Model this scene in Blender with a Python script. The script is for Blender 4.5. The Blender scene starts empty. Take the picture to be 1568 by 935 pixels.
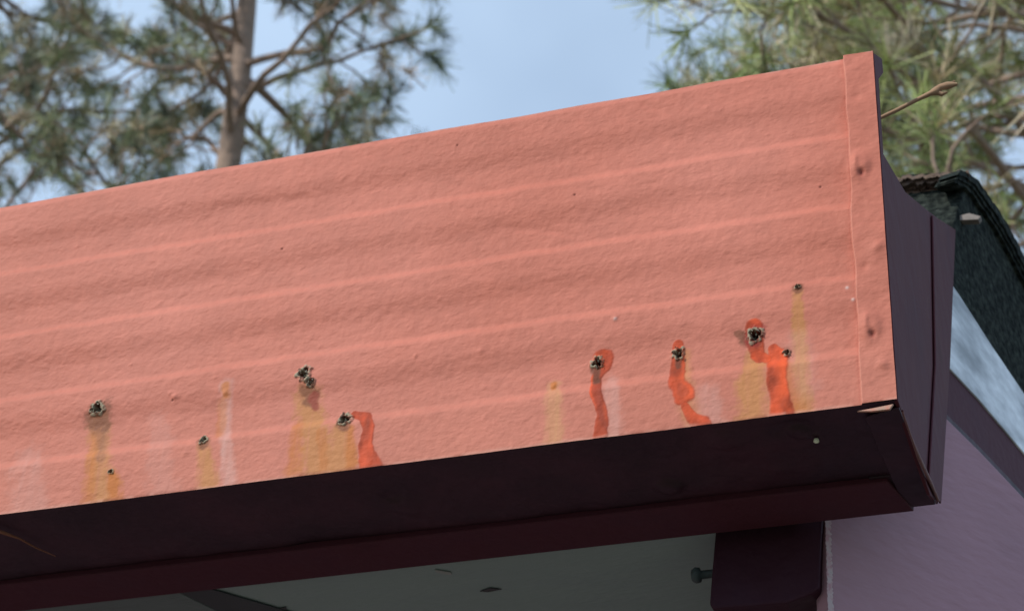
import bpy, math, random
import numpy as np
from mathutils import Vector, Matrix
random.seed(4); rng=np.random.default_rng(7)
sc=bpy.context.scene
# ---------------------------------------------------------------- camera (solved from vanishing points)
W0,H0,F=1568.0,935.0,3350.0
Xc=Vector((10478,1554,3350)).normalized()
Yc=Vector((1413,-2305,-3350)).normalized()
Zc=Xc.cross(Yc).normalized(); Yc=Zc.cross(Xc).normalized()
CAM=Vector((0,0,1.6))
def ray(px,py):
    d=Vector((px-W0/2,-(py-H0/2),-F)); return Vector((Xc.dot(d),Yc.dot(d),Zc.dot(d)))
def hit(px,py,p0,n):
    """survey point of the photo carried onto a real plane of the building"""
    r=ray(px,py); return CAM+r*((Vector(p0)-CAM).dot(n)/r.dot(n))
cd=bpy.data.cameras.new("Camera"); cam=bpy.data.objects.new("Camera",cd); sc.collection.objects.link(cam)
cam.matrix_world=Matrix(((Xc.x,Xc.y,Xc.z,CAM.x),(Yc.x,Yc.y,Yc.z,CAM.y),(Zc.x,Zc.y,Zc.z,CAM.z),(0,0,0,1)))
cd.sensor_width=36; cd.lens=F/W0*36; cd.clip_end=1500; cd.clip_start=.05
cd.dof.use_dof=True; cd.dof.focus_distance=2.32; cd.dof.aperture_fstop=10
sc.camera=cam
# ---------------------------------------------------------------- light
sd=Vector((-.55,-.60,.62)).normalized()
sl=bpy.data.lights.new("Sun","SUN"); sl.energy=3.3; sl.angle=math.radians(.5); sl.color=(1,.95,.87)
so=bpy.data.objects.new("Sun",sl); sc.collection.objects.link(so); so.rotation_euler=sd.to_track_quat('Z','Y').to_euler(); so.location=(-3,-3,6)
w=bpy.data.worlds.new("World"); sc.world=w; w.use_nodes=True
nt=w.node_tree; bg=nt.nodes["Background"]
sky=nt.nodes.new("ShaderNodeTexSky"); sky.sky_type='NISHITA'; sky.sun_disc=False
sky.sun_elevation=math.asin(sd.z); sky.sun_rotation=math.atan2(sd.x,sd.y)%(2*math.pi)
sky.air_density=1.0; sky.dust_density=1.0; sky.ozone_density=1.0
tc=nt.nodes.new("ShaderNodeTexCoord"); nz=nt.nodes.new("ShaderNodeTexNoise"); nz.inputs['Scale'].default_value=3.2; nz.inputs['Detail'].default_value=4
cr=nt.nodes.new("ShaderNodeValToRGB"); cr.color_ramp.elements[0].position=.35; cr.color_ramp.elements[1].position=.70
cr.color_ramp.elements[0].color=(.50,.50,.50,1); cr.color_ramp.elements[1].color=(.88,.88,.88,1)
mx=nt.nodes.new("ShaderNodeMixRGB"); mx.inputs[2].default_value=(4.3,5.6,7.3,1)
nt.links.new(tc.outputs['Generated'],nz.inputs['Vector']); nt.links.new(nz.outputs['Fac'],cr.inputs[0]); nt.links.new(cr.outputs[0],mx.inputs[0])
nt.links.new(sky.outputs[0],mx.inputs[1]); nt.links.new(mx.outputs[0],bg.inputs[0]); bg.inputs[1].default_value=.15
sc.view_settings.view_transform='Standard'; sc.view_settings.look='None'; sc.view_settings.exposure=0
# ---------------------------------------------------------------- materials
def mat(name,col,rough=.6,var=.15,vs=8,bump=0,bs=80,stretch=(1,1,1),attr=None,metal=0,col2=None,spec=.3,bump2=0,bs2=300):
    m=bpy.data.materials.new(name); m.use_nodes=True; t=m.node_tree; L=t.links.new; b=t.nodes["Principled BSDF"]
    b.inputs['Roughness'].default_value=rough; b.inputs['Metallic'].default_value=metal; b.inputs['Specular IOR Level'].default_value=spec
    c=t.nodes.new("ShaderNodeTexCoord"); mp=t.nodes.new("ShaderNodeMapping"); mp.inputs['Scale'].default_value=stretch
    L(c.outputs['Object'],mp.inputs[0])
    n=t.nodes.new("ShaderNodeTexNoise"); n.inputs['Scale'].default_value=vs; n.inputs['Detail'].default_value=5; n.inputs['Roughness'].default_value=.6; L(mp.outputs[0],n.inputs['Vector'])
    if attr:
        a=t.nodes.new("ShaderNodeAttribute"); a.attribute_name=attr; src=a.outputs['Color']
    else:
        r=t.nodes.new("ShaderNodeMixRGB"); r.inputs[1].default_value=(*col,1); r.inputs[2].default_value=(*(col2 or col),1)
        mr0=t.nodes.new("ShaderNodeMapRange"); mr0.inputs[1].default_value=.35; mr0.inputs[2].default_value=.65; L(n.outputs['Fac'],mr0.inputs[0]); L(mr0.outputs[0],r.inputs[0]); src=r.outputs[0]
    if var>0:
        mr=t.nodes.new("ShaderNodeMapRange"); mr.inputs[1].default_value=.3; mr.inputs[2].default_value=.7; mr.inputs[3].default_value=1-var; mr.inputs[4].default_value=1+var; L(n.outputs['Fac'],mr.inputs[0])
        mu=t.nodes.new("ShaderNodeVectorMath"); mu.operation='SCALE'; L(src,mu.inputs[0]); L(mr.outputs[0],mu.inputs['Scale']); src=mu.outputs[0]
    L(src,b.inputs['Base Color'])
    prev=None
    for (s,d) in ((bs,bump),(bs2,bump2)):
        if d>0:
            n2=t.nodes.new("ShaderNodeTexNoise"); n2.inputs['Scale'].default_value=s; n2.inputs['Detail'].default_value=2; L(mp.outputs[0],n2.inputs['Vector'])
            bp=t.nodes.new("ShaderNodeBump"); bp.inputs['Strength'].default_value=1; bp.inputs['Distance'].default_value=d; L(n2.outputs['Fac'],bp.inputs['Height'])
            if prev: L(prev.outputs[0],bp.inputs['Normal'])
            prev=bp
    if prev: L(prev.outputs[0],b.inputs['Normal'])
    return m
M_paint=mat("weathered_salmon_paint",(0,0,0),rough=.65,var=.05,vs=14,bump=.0010,bs=110,attr="Col",bump2=.0003,bs2=250,spec=.2,stretch=(.8,1,1.15))
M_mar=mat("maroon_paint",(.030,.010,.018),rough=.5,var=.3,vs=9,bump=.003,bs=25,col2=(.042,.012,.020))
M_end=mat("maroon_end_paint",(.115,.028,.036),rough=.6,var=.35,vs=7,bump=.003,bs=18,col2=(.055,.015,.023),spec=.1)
M_lip=mat("red_maroon_board",(.085,.020,.032),rough=.65,var=.25,vs=12,bump=.001,bs=80,col2=(.055,.015,.025),spec=.2)
M_beam=mat("dark_maroon_beam",(.046,.012,.024),rough=.6,var=.25,vs=14,bump=.0015,bs=60,col2=(.034,.011,.022),spec=.2)
M_sof=mat("soffit_paint",(.30,.39,.38),rough=.7,var=.12,vs=5,bump=.001,bs=60,col2=(.24,.31,.31),stretch=(1,4,1))
M_ply=mat("plywood_grey",(.21,.26,.265),rough=.75,var=.35,vs=9,bump=.002,bs=40,col2=(.12,.145,.15),stretch=(1,14,1))
M_mauve=mat("mauve_paint",(.42,.235,.28),rough=.5,var=.14,vs=7,bump=.0015,bs=30,col2=(.31,.175,.21),stretch=(1,1,3))
M_white=mat("chipped_edge_paint",(.7,.6,.6),rough=.7,var=.4,vs=150,col2=(.35,.2,.22))
M_shin=mat("asphalt_shingle",(.010,.014,.013),rough=.95,var=.6,vs=90,bump=.005,bs=110,col2=(.030,.036,.030),spec=.1)
M_shin2=mat("shingle_edge",(.24,.17,.13),rough=.95,var=.5,vs=120,bump=.003,bs=150,col2=(.07,.055,.05),spec=.1)
M_fl=mat("galvanised_flashing",(.50,.54,.58),rough=.4,var=.4,vs=7,bump=.001,bs=20,col2=(.74,.78,.82),stretch=(1,1,3))
M_bark=mat("pine_bark",(.42,.30,.23),rough=.9,var=.35,vs=20,bump=.02,bs=15,col2=(.20,.15,.12))
M_twig=mat("dry_twig",(.42,.27,.16),rough=.8,var=.3,vs=60,col2=(.25,.15,.09))
M_twig2=mat("brown_twig",(.30,.12,.07),rough=.8,var=.3,vs=60,col2=(.18,.08,.05))
M_flake=mat("torn_metal",(.40,.38,.28),rough=.6,var=.5,vs=400,col2=(.06,.045,.03))
M_need=mat("pine_needles",(0,0,0),rough=.5,var=0,attr="Col",spec=.4)
M_ground=mat("forest_ground",(.16,.14,.11),rough=.95,var=.3,vs=.8,bump=.05,bs=3,col2=(.10,.10,.07))
M_cream=mat("bare_metal_hem",(.5,.33,.24),rough=.5,var=.3,vs=100,col2=(.42,.16,.11))
# ---------------------------------------------------------------- mesh helpers
def link(o,parent=None,m=None):
    sc.collection.objects.link(o)
    if parent: o.parent=parent
    if m: o.data.materials.append(m)
    return o
def empty(name):
    e=bpy.data.objects.new(name,None); sc.collection.objects.link(e); return e
def raw(name,V,Fc,k,m,parent,smooth=False,col=None):
    me=bpy.data.meshes.new(name); V=np.asarray(V,dtype=np.float32); Fc=np.asarray(Fc,dtype=np.int32)
    me.vertices.add(len(V)); me.vertices.foreach_set("co",V.ravel())
    me.loops.add(Fc.size); me.loops.foreach_set("vertex_index",Fc.ravel())
    me.polygons.add(len(Fc)); me.polygons.foreach_set("loop_start",np.arange(len(Fc),dtype=np.int32)*k)
    me.polygons.foreach_set("loop_total",np.full(len(Fc),k,dtype=np.int32))
    me.polygons.foreach_set("use_smooth",np.full(len(Fc),smooth))
    me.update(calc_edges=True)
    if col is not None:
        a=me.color_attributes.new(name="Col",type='FLOAT_COLOR',domain='POINT')
        c=np.ones((len(V),4),dtype=np.float32); c[:,:3]=col; a.data.foreach_set("color",c.ravel())
    o=bpy.data.objects.new(name,me); return link(o,parent,m)
def grid(name,P,m,parent,col=None,smooth=True):
    nr,nc=P.shape[:2]; i=np.arange(nr*nc).reshape(nr,nc)
    f=np.stack([i[1:,:-1],i[1:,1:],i[:-1,1:],i[:-1,:-1]],-1).reshape(-1,4)
    return raw(name,P.reshape(-1,3),f,4,m,parent,smooth,None if col is None else col.reshape(-1,3))
def prism(name,pts,off,m,parent,bev=.0015):
    n=len(pts); off=Vector(off); v=[tuple(p) for p in pts]+[tuple(Vector(p)+off) for p in pts]
    f=[tuple(range(n)),tuple(range(2*n-1,n-1,-1))]+[(i,i+n,(i+1)%n+n,(i+1)%n) for i in range(n)]
    me=bpy.data.meshes.new(name); me.from_pydata(v,[],f); me.update()
    o=link(bpy.data.objects.new(name,me),parent,m)
    if bev:
        b=o.modifiers.new("Bevel","BEVEL"); b.width=bev; b.segments=2; b.limit_method='ANGLE'
    return o
class Tubes:
    def __init__(s): s.V=[]; s.F=[]; s.n=0
    def add(s,pts,rad,k=6):
        pts=[np.array(p,float) for p in pts]; N=len(pts)
        for i in range(N):
            t=pts[min(i+1,N-1)]-pts[max(i-1,0)]; t/=np.linalg.norm(t)+1e-9
            a=np.cross(t,[.3,.2,.93] if abs(t[2])<.9 else [1,0,0]); a/=np.linalg.norm(a); b=np.cross(t,a)
            for j in range(k):
                an=2*math.pi*j/k; s.V.append(pts[i]+rad[i]*(math.cos(an)*a+math.sin(an)*b))
        for i in range(N-1):
            for j in range(k):
                s.F.append((s.n+i*k+j,s.n+i*k+(j+1)%k,s.n+(i+1)*k+(j+1)%k,s.n+(i+1)*k+j))
        s.n+=N*k
    def make(s,name,m,parent): return raw(name,s.V,s.F,4,m,parent,True)
def vnoise(x,z,s,seed):
    r=np.random.default_rng(seed).random((257,257)); X=x*s+1000; Z=z*s+1000
    xi=np.floor(X).astype(int); zi=np.floor(Z).astype(int); fx=X-xi; fz=Z-zi; fx=fx*fx*(3-2*fx); fz=fz*fz*(3-2*fz)
    a=r[xi%257,zi%257]; b=r[(xi+1)%257,zi%257]; c=r[xi%257,(zi+1)%257]; d=r[(xi+1)%257,(zi+1)%257]
    return (a*(1-fx)+b*fx)*(1-fz)+(c*(1-fx)+d*fx)*fz
def fb(x,z,s,seed): return (vnoise(x,z,s,seed)+.5*vnoise(x,z,s*2.1,seed+1)+.25*vnoise(x,z,s*4.3,seed+2))/1.75
def ss(a,b,x):
    t=np.clip((x-a)/(b-a),0,1); return t*t*(3-2*t)
# ---------------------------------------------------------------- metal fascia
YF=1.9; NY=Vector((0,1,0)); NZ=Vector((0,0,1)); PF=Vector((0,YF,0))
A=hit(1337,80,PF,NY); B=hit(1374,612,PF,NY)
ztop,zbot=A.z,B.z; HH=ztop-zbot; xe=B.x
fascia=empty("metal_roof_fascia")
step=.0009
xs=np.concatenate([np.arange(-5,-1.52,.04),np.arange(-1.52,xe,step),[xe]])
vs=np.linspace(0,HH,int(HH/step)+1)
X,Vv=np.meshgrid(xs,vs); fv=Vv/HH
X=X+(A.x-B.x)*(1-fv)*np.clip((X+2)/1.6,0,1)
Z=ztop-Vv
Z=Z+ (vnoise(X,X*0,9,3)-.5)*.0010*ss(.93,1,fv) + (vnoise(X,X*0,12,5)-.5)*.0012*(1-ss(0,.05,fv))
Y=np.full_like(X,YF)
for d,l in ((.130,.237),(.340,.447),(.543,.652),(.743,.856)):
    dw=.038; lw=.0155
    wob=(vnoise(X,X*0,3,int(d*100))-.5)*.005
    Y+= .0037*ss(d-dw,d+dw,fv+wob)*(1-ss(l-lw,l+lw,fv+wob*.6+(vnoise(X,X*0,25,int(l*100))-.5)*.004))
Y+= .0025*(1-ss(.0,.022,fv))
Y+= (fb(X*.5,Z,5,11)-.5)*.004 + (fb(X*.6,Z,18,21)-.5)*.0006
Y+= (fb(X*.75+Z*.35,Z-X*.15,140,23)-.5)*.00055
def pp(px,py): p=hit(px,py,PF,NY); return p.x,p.z
S=.00066 # metres per photo pixel on the panel
n1=fb(X,Z,60,31)-.5; n2=fb(X,Z,160,41)-.5; n3=fb(X,Z,350,61)-.5
streak=fb(X*1.0,Z*.06,220,51)
col=np.empty(X.shape+(3,)); base=np.array([.50,.160,.108]); col[:]=base
fade=fb(X,Z,4,71)-.5
col*= (1+.14*fade+.12*n1+.10*n2)[...,None]
col+= (np.clip(fade,0,1)*.05)[...,None]
col=col*(1-.12*ss(.7,1,fv)[...,None])+np.array([.53,.24,.17])*(.12*ss(.7,1,fv)[...,None])
def blend(mask,c,k=1):
    global col
    m=np.clip(mask*k,0,1)[...,None]; col=col*(1-m)+np.array(c)*m
def poly(pts,jit=.35):
    """normalised distance to a poly-line with radii (photo pixels)"""
    best=np.full(X.shape,9.); P=[(*pp(a,b),r*S) for a,b,r in pts]
    for (x0,z0,r0),(x1,z1,r1) in zip(P[:-1],P[1:]):
        dx,dz=x1-x0,z1-z0; t=np.clip(((X-x0)*dx+(Z-z0)*dz)/(dx*dx+dz*dz+1e-12),0,1)
        d=np.hypot(X-x0-t*dx,Z-z0-t*dz)/(r0+t*(r1-r0)); best=np.minimum(best,d)
    return best+ n1*jit*1.2+n2*jit*1.5
def soft(pts,c,k,jit=.5,lo=.35,hi=1.35,st=True):
    m=1-ss(lo,hi,poly(pts,jit)); m=m*(.6+1.0*streak if st else 1); blend(m,c,k)
YEL=(.49,.205,.080); OCH=(.49,.155,.035); ORG=(.54,.066,.016); BRN=(.13,.042,.022); WHT=(.60,.35,.30)
soft([(150,640,20),(150,700,25),(158,775,34)],YEL,.9); soft([(148,650,12),(140,700,14),(135,770,15)],OCH,.5); soft([(172,730,14),(178,775,18)],OCH,.9)
soft([(152,650,16),(154,700,11)],(.30,.12,.065),.6)
soft([(311,680,12),(316,745,23)],YEL,.85); soft([(345,590,14),(343,650,11),(352,745,15)],WHT,.45); soft([(345,590,9),(345,604,9)],OCH,.8); soft([(340,610,9),(335,660,10)],OCH,.45)
soft([(468,600,24),(478,660,31),(490,735,42)],YEL,.95); soft([(455,650,12),(450,735,18)],OCH,.5); soft([(490,660,9),(500,725,13)],OCH,.5)
soft([(522,655,17),(520,725,30)],YEL,.95); soft([(536,655,9),(538,722,13)],OCH,.6)
soft([(846,588,13),(848,640,18),(850,670,20)],(.54,.25,.125),.7); soft([(846,585,6),(846,590,6)],OCH,1)
soft([(935,580,14),(938,670,18)],WHT,.3); soft([(1040,540,16),(1060,650,18)],YEL,.5)
soft([(1158,540,18),(1150,590,27),(1155,640,30)],YEL,.9); soft([(1221,450,10),(1224,540,13),(1232,628,16)],YEL,.9); soft([(1200,560,16),(1215,635,20)],OCH,.5)
soft([(1221,520,22),(1235,590,24)],WHT,.15)
soft([(1080,600,20),(1090,650,25)],WHT,.25); soft([(40,700,30),(45,790,40)],WHT,.2); soft([(240,640,20),(250,760,30)],WHT,.15)
for h in ([(150,632,27),(152,640,25)],[(470,596,20),(476,612,17)],[(1152,512,18),(1140,516,14)],[(1140,514,10),(1130,508,7)],[(524,644,14),(528,650,12)],[(311,674,13),(312,680,12)],[(1221,439,9),(1221,444,8)],[(1203,538,10),(1203,544,8)]):
    soft(h,(.20,.07,.038),.8,.6,.55,1.2,False)
def run(pts,c=ORG,hard=.14):
    d=poly(pts,.20); thick=1-ss(1-hard,1+hard,d); blend(thick,c,.93)
    blend((1-ss(0,.22,np.abs(d-.97)))*.4,(.34,.05,.02),1)
    return thick
R=[[(541,632,7),(558,637,11),(564,655,10),(559,680,12),(563,700,15),(568,716,19)],
   [(922,545,17),(922,556,14),(911,575,9),(911,600,9),(922,630,9),(921,650,11),(919,674,12)],
   [(1037,524,9),(1036,560,12),(1036,585,14),(1048,602,17),(1044,610,12)],[(1048,620,6),(1060,640,10),(1074,650,16),(1070,656,15)],
   [(1154,498,14),(1155,520,15),(1162,545,9)],[(1182,530,8),(1190,545,17),(1189,580,16),(1195,610,16),(1197,638,20)],[(1158,540,10),(1172,546,8)]]
runm=np.zeros_like(X)
for r in R: runm=np.maximum(runm,run(r))
rv=fb(X,Z*.5,70,81)-.5
col*= (1-runm[...,None]*.7*np.clip(rv*2,-.5,.8)[...,None])
Y-= .0004*runm
soft([(910,560,9),(912,580,8)],BRN,.9,.5,.5,1.2,False); soft([(911,590,7),(921,640,5)],(.30,.045,.02),.7,.5,.5,1.2,False); soft([(1037,548,7),(1037,558,6)],BRN,.8,.5,.5,1.2,False)
soft([(1042,590,9),(1048,600,10)],(.38,.06,.022),.6,.5,.5,1.2,False)
soft([(478,606,12),(482,622,8)],(.28,.055,.033),.9,.6,.5,1.2,False)
soft([(1160,503,17),(1152,515,17)],(.26,.022,.018),.7,.5,.5,1.2,False)
# holes, dents, blisters
holes=[(148,625,13),(466,572,13),(475,584,8.5),(527,640,12),(913,552,10),(1037,538,10),(1155,510,12.5),(311,672,7.5),(170,722,5),(1203,537,5.5),(1221,438,5)]
for i,(px,py,r) in enumerate(holes):
    hx,hz=pp(px,py); a=np.arctan2(Z-hz,X-hx); rr=np.hypot(X-hx,Z-hz)/(r*S)
    rr=rr+ .12*np.sin(a*3+i*1.7)+.08*np.sin(a*7+i)+n3*.7
    hole=1-ss(.50,.75,rr); rim=ss(.45,.75,rr)*(1-ss(1.0,1.35,rr))
    Y+= .010*hole - .0016*rim
    g=vnoise(X,Z,480,90+i)
    blend(rim*ss(.38,.6,g),(.30,.28,.19),.9); blend(rim*ss(.5,.75,1-g),(.06,.035,.02),.9); blend(hole,(.016,.011,.008),1)
    blend(hole*ss(.60,.74,g),(.42,.42,.34),.9)
def bump(px,py,r,h):
    global Y
    bx,bz=pp(px,py); q=np.exp(-(((X-bx)**2+(Z-bz)**2)/((r*S)**2))); Y=Y-h*q; return q
for b in ((268,607,6,.0016),(260,603,3,.0008),(942,487,5,.0012),(636,545,4,.001),(345,600,6,.0012),(736,537,6,.0009),(846,588,4,.001)): bump(*b)
blend(bump(942,488,3,.0004),(.62,.44,.4),.8)
for px,py in ((700,222),(880,298),(432,381),(1255,283),(264,612)):
    blend(bump(px,py,2.0,-.0012),(.10,.02,.015),.9)
for px,py in ((1297,440),(1306,458)): blend(bump(px,py,2.6,.0004),(.7,.5,.45),1)
for k in range(220):
    bx=rng.uniform(-1.5,xe); bz=rng.uniform(zbot,ztop); r=rng.uniform(2.5,6)*S; h=rng.uniform(.00015,.0005)
    j0,j1=np.searchsorted(xs,[bx-4*r-.01,bx+4*r+.01]); i0=max(0,int((ztop-bz-4*r)/step)); i1=min(len(vs),int((ztop-bz+4*r)/step)+1)
    if j1<=j0 or i1<=i0: continue
    Y[i0:i1,j0:j1]-=h*np.exp(-(((X[i0:i1,j0:j1]-bx)*rng.uniform(.6,1))**2+(Z[i0:i1,j0:j1]-bz)**2)/r**2)
for (a,b,c,d,r,h) in ((690,280,760,292,8,.0007),(760,345,860,352,7,.0006),(840,350,880,360,6,.0005),(330,318,470,300,9,.0006),(985,160,1020,172,7,.0005)):
    q=np.exp(-poly([(a,b,r),(c,d,r)],.1)**2); Y+=h*q
# corner trim lap, raised 2.5 mm with a ragged edge
xa,za=pp(1291,95); xb,zb=pp(1319,622)
edge=xa+(xb-xa)*(za-Z)/(za-zb)+(vnoise(Z,Z*0,28,15)-.5)*.0035
trim=ss(0,.0016,X-edge)
flat=YF+(fb(X,Z,22,121)-.5)*.003+(fb(X*.75+Z*.35,Z-X*.15,140,23)-.5)*.0005
Y=np.where(trim>0,(1-trim)*Y+trim*(flat-.003),Y)
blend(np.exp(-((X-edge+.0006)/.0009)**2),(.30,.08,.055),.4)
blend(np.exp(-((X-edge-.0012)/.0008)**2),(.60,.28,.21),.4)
for (px,py) in ((1320,262),(1337,508)):
    bx,bz=pp(px,py)
    q=np.exp(-(((X-bx+.003)/.012)**2+((Z-bz-.006)/.018)**2)**2); Y-=.0035*q
    q=np.exp(-(((X-bx+.006)/.003)**2+((Z-bz-.010)/.010)**2)); Y-=.0015*q
    q=np.exp(-(((X-bx)/.0035)**2+((Z-bz+.005)/.0045)**2)); Y+=.0035*q; blend(q,(.24,.055,.04),.85)
for (px,py,r,h) in ((1345,380,9,.002),(1325,410,8,-.0015),(1352,560,9,.002),(1312,150,9,-.0010)):
    bump(px,py,r,h)
wear=ss(.45,.62,fb(X,X*0,35,77)); be=ss(.990,1,fv+n1*.008); blend(be*wear,(.24,.07,.045),.5); blend(be*(1-wear),(.58,.30,.23),.5)
te=1-ss(.0,.008,fv); blend(te*(1-wear),(.58,.29,.23),.5)
P=np.stack([X,Y,Z],-1)
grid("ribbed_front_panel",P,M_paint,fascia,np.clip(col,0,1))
T=P[0]; fl=np.stack([T,T+np.array([0,.002,.0012]),T+np.array([0,.02,.0005]),T+np.array([0,.022,-.03])])
grid("top_return_flange",fl,M_paint,fascia,np.broadcast_to(base,fl.shape).copy())
# end cap (side plane through the panel's right edge)
NE=(A-B).cross(Vector((0,1,0))).normalized()
E=lambda px,py: hit(px,py,B,NE)
ec=[A+Vector((0,.001,0)),E(1350,90),E(1352,112),E(1345,122),E(1351,232),E(1386,294),E(1420,322),E(1459,352),E(1450,560),E(1436,771),E(1424,757),E(1400,690),B+Vector((0,.002,0))]
ec[4]=Vector((ec[4].x,max(ec[4].y,YF+.02),ec[4].z))
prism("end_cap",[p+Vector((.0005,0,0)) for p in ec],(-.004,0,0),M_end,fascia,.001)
fo=[E(1424,330),E(1459,352),E(1450,560),E(1436,771),E(1418,735),E(1428,560)]
prism("end_cap_fold",[p+Vector((.004,0,0)) for p in fo],(-.0025,0,0),M_end,fascia,.001)
C=hit(1436,771,(0,0,zbot),NZ)
tb=Tubes(); q=[E(1376,628),E(1390,668),E(1402,700),E(1420,738),E(1432,765)]
tb.add([p+Vector((.0035,0,-.001)) for p in q],[.0014,.0012,.0025,.0022,.0016]); tb.make("worn_edge",mat("worn_edge_paint",(.26,.14,.12),var=.5,vs=90,col2=(.12,.05,.055)),fascia)
# underside pan
xs2=np.concatenate([np.arange(-5,-1.5,.1),np.linspace(-1.5,xe-.001,500)]); ys2=np.linspace(YF+.001,C.y-.07,90)
U,Vq=np.meshgrid(xs2,ys2)
zz=zbot+.001-.004*(fb(U,Vq,9,5)-.5)-.002*(fb(U,Vq,30,6)-.5)
def dent(px,py,r,h):
    global zz
    p=hit(px,py,(0,0,zbot),NZ); zz=zz-h*np.exp(-((((U-p.x)**2+(Vq-p.y)**2)/r**2)**2))
for d in ((1025,745,.014,.006),(1215,660,.02,-.004),(1225,665,.012,.005),(1110,675,.018,.003),(620,775,.02,.003),(600,760,.012,-.003)): dent(*d)
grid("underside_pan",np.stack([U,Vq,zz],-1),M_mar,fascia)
prism("rear_bottom_strip",[(-5,C.y-.072,zbot-.006),(xe-.04,C.y-.072,zbot-.006),(xe-.025,C.y,zbot-.006),(-5,C.y,zbot-.006)],(0,0,.012),M_lip,fascia)
prism("rear_bottom_corner",[(xe-.06,C.y-.075,zbot-.001),(xe-.001,C.y-.075,zbot-.001),(xe-.001,C.y,zbot-.001),(xe-.06,C.y,zbot-.001)],(0,0,.008),M_mar,fascia)
h=[hit(1312,629,(0,YF-.004,0),NY),hit(1338,624,(0,YF-.004,0),NY),hit(1368,618,(0,YF-.004,0),NY),hit(1362,626,(0,YF-.004,0),NY),hit(1335,629,(0,YF-.004,0),NY)]
prism("corner_hem",h,(0,.003,0),M_cream,fascia,.0004)
h=[hit(1325,640,(0,0,zbot-.004),NZ),hit(1377,625,(0,0,zbot-.004),NZ),hit(1432,768,(0,0,zbot-.004),NZ),hit(1385,777,(0,0,zbot-.004),NZ)]
prism("underside_lap",h,(0,0,.0025),M_mar,fascia,.0006)
fV=[];fF=[]
def tri(a,b,c): fF.append((len(fV),len(fV)+1,len(fV)+2)); fV.extend([a,b,c])
for (px,py,r) in holes:
    hx,hz=pp(px,py)
    for k in range(int(4+r*.6)):
        a=random.uniform(0,6.28); R0=r*S*random.uniform(.4,.8); L=r*S*random.uniform(.2,.45); da=random.uniform(.15,.35)
        y0=YF-.001
        tri((hx+R0*math.cos(a-da),y0,hz+R0*math.sin(a-da)),(hx+R0*math.cos(a+da),y0,hz+R0*math.sin(a+da)),(hx+(R0+L*random.uniform(-1,.2))*math.cos(a),y0-random.uniform(.0005,.002),hz+(R0+L*random.uniform(-1,.2))*math.sin(a)))
raw("torn_metal_flakes",fV,fF,3,M_flake,fascia)
p=hit(1250,677,(0,0,zbot-.004),NZ); tb=Tubes(); tb.add([p+Vector((0,0,.004)),p+Vector((0,0,.001)),p,p+Vector((0,0,-.0008))],[.0025,.0032,.0022,.0004],8); tb.make("light_hole_drop",mat("light_hole_pale",(.8,.85,.65),var=.1),fascia)  # pale drop coloured to stand in for light through a small hole
# ---------------------------------------------------------------- house
house=empty("house")
D=E(1459,352); hd=Vector((.25,1,0)).normalized(); NR=Vector((hd.y,-hd.x,0)); P0=D+NR*.002
Rp=lambda px,py,o=0: hit(px,py,P0+NR*o,NR)
pts=[Rp(*q) for q in ((1481,268),(1497,280),(1510,300),(1526,322),(1541,347),(1556,375),(1570,402),(1640,530),(1760,740),(1900,990),(1900,1180),(1760,930),(1640,740),(1570,640),(1456,470),(1459,350))]
prism("roof_shingles",pts,(-4.4,0,0),M_shin,house,.002)
rk=[(1470,262),(1484,268),(1499,280),(1512,300),(1528,322),(1543,347),(1558,375),(1572,402),(1640,530)]
for c in range(3):
    up=[];dn=[]
    for i in range(len(rk)-1):
        for j in range(6):
            t=j/6; x=rk[i][0]*(1-t)+rk[i+1][0]*t; y=rk[i][1]*(1-t)+rk[i+1][1]*t
            n=(math.sin(i*6+j+c*2)*.8+random.uniform(-.8,.8))
            up.append(Rp(x+1-c*3,y-2+c*6+n,.006+.003*(2-c))); dn.append(Rp(x-3-c*3,y+5+c*6+n,.006+.003*(2-c)))
    prism("rake_shingle_course",up+dn[::-1],NR*-.03,M_shin,house,0)
ys=pts[0].y-.01
for i in range(4):
    y0=ys-.012*(3-i)*.6-random.uniform(0,.006); up=[];dn=[]
    for k in range(40):
        px=1484-i*2.5-k*(112-5*i)/39+random.uniform(-1.2,1.2); yy=262+ (1484-px)*.095+i*7.6-2+math.sin(k*.9+i*2)*1.2+random.uniform(-1.5,1.5)
        up.append(hit(px,yy,(0,y0,0),NY)); dn.append(hit(px,yy+5.6+random.uniform(-1,1),(0,y0,0),NY))
    prism("shingle_layer",up+dn[::-1],(-.004,.10,.004),M_shin2,house,0)
prism("eave_underlay",[hit(a,b,(0,ys,0),NY) for a,b in ((1380,268),(1478,262),(1480,284),(1462,352),(1440,345),(1384,296))],(0,.03,0),M_shin,house,0)
prism("drip_edge_scrap",[hit(a,b,(0,ys-.03,0),NY) for a,b in ((1456,333),(1484,326),(1502,331),(1498,336),(1470,337))],(0,.012,0),mat("scrap_metal",(.22,.19,.17),var=.3,vs=60),house,.0006)
prism("rake_flashing",[Rp(*q,.004) for q in ((1448,420),(1470,452),(1520,530),(1570,604),(1640,712),(1760,900),(1760,925),(1640,775),(1570,695),(1500,612),(1440,548))],NR*-.01,M_fl,house)
prism("rake_board",[Rp(*q,.001) for q in ((1438,545),(1500,610),(1570,693),(1640,773),(1760,930),(1760,1010),(1640,852),(1570,768),(1500,694),(1436,632))],NR*-.03,M_lip,house)
prism("rake_board_moulding",[Rp(*q,.006) for q in ((1436,620),(1500,683),(1570,757),(1640,841),(1640,852),(1570,768),(1500,694),(1436,632))],NR*-.006,M_mar,house)
w0=hit(1263,850,(0,C.y+.035,0),NY); wd=Vector((1,1.3,0)).normalized(); NW=Vector((wd.y,-wd.x,0))
Wp=lambda px,py,o=0: hit(px,py,w0+NW*o,NW)
tl=Wp(1263,760); bl=Vector((tl.x,tl.y,0))
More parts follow.
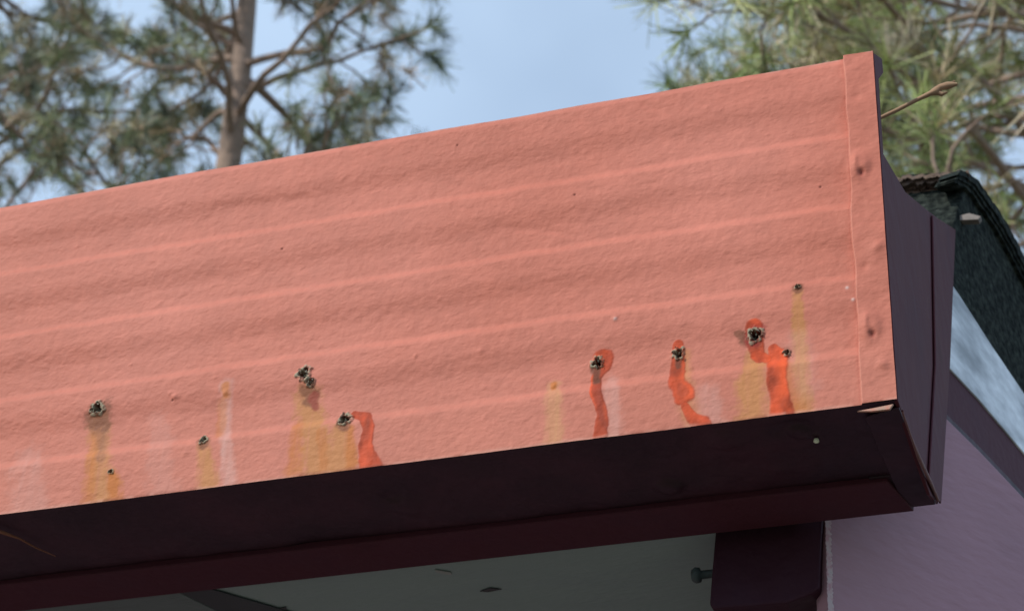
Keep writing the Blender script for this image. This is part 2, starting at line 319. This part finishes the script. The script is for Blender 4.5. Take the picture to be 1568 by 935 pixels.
top=[Wp(1430,690),Wp(1445,636),Wp(1500,690),Wp(1570,764),Wp(1640,850)]
pr=top[-1]; prism("mauve_end_wall",[bl,tl]+top+[Vector((pr.x,pr.y,0))],NW*-.02,M_mauve,house)
z=np.linspace(tl.z,tl.z-.35,160); e=.004+.0035*(np.random.default_rng(3).random(160)); u0=-.001-.002*np.random.default_rng(5).random(160)
ln=np.array(tl); dirn=np.array(wd); nn=np.array(NW)
G=np.stack([np.stack([ln[0]+dirn[0]*u0+nn[0]*.002,ln[1]+dirn[1]*u0+nn[1]*.002,z],-1),np.stack([ln[0]+dirn[0]*e+nn[0]*.002,ln[1]+dirn[1]*e+nn[1]*.002,z],-1)],1)
grid("chipped_wall_edge",G,M_white,house,smooth=False)
yb=C.y+.03
prism("beam_end",[hit(a,b,(0,yb,0),NY) for a,b in ((1099,770),(1262,755),(1257,830),(1254,900),(1242,908),(1205,922),(1092,931),(1086,924),(1090,870))],(0,.9,0),M_beam,house,.003)
bp=hit(1068,880,(0,yb+.02,0),NY); tb=Tubes()
tb.add([bp+Vector((-.007,0,0)),bp+Vector((-.006,0,0)),bp+Vector((-.002,0,0)),bp+Vector((.003,0,0)),bp+Vector((.004,0,0)),bp+Vector((.02,0,0))],[.001,.007,.0095,.0085,.005,.005],14); tb.make("bolt_head",mat("bolt_paint",(.06,.085,.09),rough=.5),house)
zs=zbot+.012
prism("soffit",[(-5,C.y+.001,zs),(-.475,C.y+.001,zs),(-.475,3.3,zs),(-5,3.3,zs)],(0,0,.015),M_sof,house)
SP=lambda px,py,o=.004: hit(px,py,(0,0,zs-o),NZ)
prism("soffit_plywood",[SP(-400,955),SP(-60,918),SP(232,886),SP(345,942),SP(420,980),SP(-300,1060)],(0,0,.003),M_ply,house,.0006)
prism("soffit_slot_shade",[SP(232,886,.003),SP(262,884,.003),SP(455,940,.003),SP(520,990,.003),SP(410,990,.003),SP(330,936,.003)],(0,0,.002),mat("dark_gap",(.05,.06,.065),var=.2),house,.0004)  # thin dark sheet in place of an open slot, its shade put into the colour
for q in (((735,905),(750,900),(768,902),(748,906)),((438,882),(446,880),(452,888),(444,886)),((428,931),(438,929),(440,940),(430,940)),((666,872),(690,876),(692,880),(668,876))):
    prism("paint_scuff",[SP(a,b,.002) for a,b in q],(0,0,.001),mat("scuff_paint",(.06,.06,.065) if q[0][0] in(735,428) else (.42,.46,.44),var=.3),house,0)
prism("house_wall",[(-5,3.2,0),(-.5,3.2,0),(-.5,3.2,zs),(-5,3.2,zs)],(0,.12,0),M_mauve,house)
# ---------------------------------------------------------------- twigs
y2=YF+.09
tw=[hit(a,b,(0,y2,0),NY) for a,b in ((1290,204),(1345,182),(1375,168),(1402,154),(1425,143),(1434,140),(1440,134),(1452,131),(1466,129))]
tb=Tubes(); tb.add(tw,[.0022,.0022,.0025,.0024,.0030,.0055,.0040,.0046,.0018],8)
tb.add([tw[5],tw[5]+Vector((.006,.0,-.006)),tw[5]+Vector((.012,0,-.004))],[.003,.0028,.001]); tb.add([tw[7],tw[7]+Vector((.008,0,.005))],[.003,.001]); tb.make("pine_twig",M_twig,None)
tb=Tubes(); tb.add([hit(a,b,(0,0,zbot-.006),NZ) for a,b in ((-40,800),(5,815),(30,824),(55,838),(85,851))],[.0012,.0022,.0012,.0010,.0006]); tb.make("pine_twig",M_twig2,None)
# ---------------------------------------------------------------- ground
gx=np.linspace(-1,1,81); gx=np.sign(gx)*np.abs(gx)**3*600; GX,GY=np.meshgrid(gx,gx)
gz=(vnoise(GX,GY,.05,9)-.5)*.6*np.clip((np.hypot(GX,GY)-8)/20,0,1)*2
grid("ground",np.stack([GX,GY,gz],-1),M_ground,None)
# ---------------------------------------------------------------- pines
def pine(name,bx,by,H,zlo,Rmax,seed,nl,nw,cols,per,dens,trunk=.16,lean=0,dz=(.14,.28),thick=1):
    rr=np.random.default_rng(seed); root=empty(name); tb=Tubes()
    tp=[]; N=26
    for i in range(N+1):
        z=H*i/N; tp.append(np.array([bx+.06*math.sin(z*.9+seed)+lean*z,by+.05*math.cos(z*.7),z]))
    tb.add(tp,[trunk*(1-i/N)**.75*1.0+.012 for i in range(N+1)],10)
    tufts=[]
    def tpos(z): f=z/H*N; i=min(int(f),N-1); return tp[i]*(1-(f-i))+tp[i+1]*(f-i)
    z=zlo
    while z<H-.2:
        k=rr.integers(2,5)
        for _ in range(k):
            az=rr.uniform(0,2*math.pi); fr=(z-zlo)/(H-zlo); L=max(.25,Rmax*(1.0-fr)**.5*rr.uniform(.6,1.12))
            d=np.array([math.cos(az),math.sin(az),rr.uniform(-.2,.4)]); d/=np.linalg.norm(d)
            p=tpos(z+rr.uniform(-.1,.1)); n=9; pts=[p.copy()]
            r0=(.010+.014*L*rr.uniform(.7,1.1))*thick
            for i in range(n):
                d=d+rr.normal(0,.17,3)+np.array([0,0,.03]); d/=np.linalg.norm(d); p=p+d*L/n; pts.append(p.copy())
                if i>=3:
                    for s in range(2 if rr.random()<dens else 1):
                        c=d+rr.normal(0,.75,3); c/=np.linalg.norm(c); Lc=L*.34*rr.uniform(.5,1.1)*(1.15-.5*i/n); q=p.copy(); cp=[q.copy()]
                        for j in range(5):
                            c=c+rr.normal(0,.22,3)+np.array([0,0,.07]); c/=np.linalg.norm(c); q=q+c*Lc/5; cp.append(q.copy())
                            if j>=2 and rr.random()<dens:
                                s2=c+rr.normal(0,.6,3); s2/=np.linalg.norm(s2); q2=q+s2*rr.uniform(.06,.16); tb.add([q,q2],[.005,.003],4); tufts.append((q2,s2))
                        tb.add(cp,[.009-.001*m for m in range(6)],4); tufts.append((q,c))
            tb.add(pts,[r0*(1-.8*i/n) for i in range(n+1)],6); tufts.append((p,d))
        z+=rr.uniform(*dz)
    tb.make("trunk_and_limbs",M_bark,root)
    T=len(tufts); pos=np.array([t[0] for t in tufts]); di=np.array([t[1] for t in tufts])
    cc=np.array(cols); ci=rr.integers(0,len(cc),T); tc_=cc[ci]*rr.uniform(.7,1.3,(T,1)); sz=rr.uniform(.7,1.15,(T,1))
    pos=np.repeat(pos,per,0); di=np.repeat(di,per,0); tcx=np.repeat(tc_,per,0)*rr.uniform(.6,1.4,(T*per,1)); sz=np.repeat(sz,per,0)
    back=rr.uniform(0,.09,(T*per,1)); base_=pos-di*back
    nd=di*rr.uniform(.2,.9,(T*per,1))+rr.normal(0,.62,(T*per,3)); nd/=np.linalg.norm(nd,axis=1,keepdims=True)
    side=np.cross(nd,rr.normal(0,1,(T*per,3))); side/=np.linalg.norm(side,axis=1,keepdims=True)
    ln=nl*sz*rr.uniform(.75,1.1,(T*per,1)); tip=base_+nd*ln; tip[:,2]-=.012*sz[:,0]
    V=np.stack([base_+side*nw*.5,base_-side*nw*.5,tip-side*nw*.22,tip+side*nw*.22],1).reshape(-1,3)
    Fq=np.arange(T*per)[:,None]*4+np.array([[0,1,2,3]])
    raw("needles",V,Fq,4,M_need,root,False,np.repeat(tcx,4,0))
    print(name,T)
    return root
colsL=[(.27,.32,.16),(.18,.22,.12),(.34,.36,.20),(.15,.18,.10),(.52,.46,.30),(.50,.36,.23),(.22,.27,.14),(.12,.16,.12)]
r=ray(338,200); t=9/r.y
pine("pine_tree",r.x*t,9,13.6,6.9,2.0,12,.14,.0072,colsL,29,.56,.15,dz=(.18,.32))
r=ray(-60,200); t=10/r.y
pine("pine_tree",r.x*t,10,14.5,7.4,2.0,5,.14,.0070,colsL,28,.48,.15,dz=(.20,.38))
r=ray(1680,200); t=8/r.y
colsR=[(.38,.45,.16),(.26,.33,.12),(.50,.52,.24),(.56,.46,.29),(.72,.62,.44),(.33,.39,.15),(.18,.23,.10)]
pine("pine_tree",r.x*t,8,12.4,5.4,2.5,41,.17,.0066,colsR,36,.64,.17,dz=(.12,.23),thick=.6)
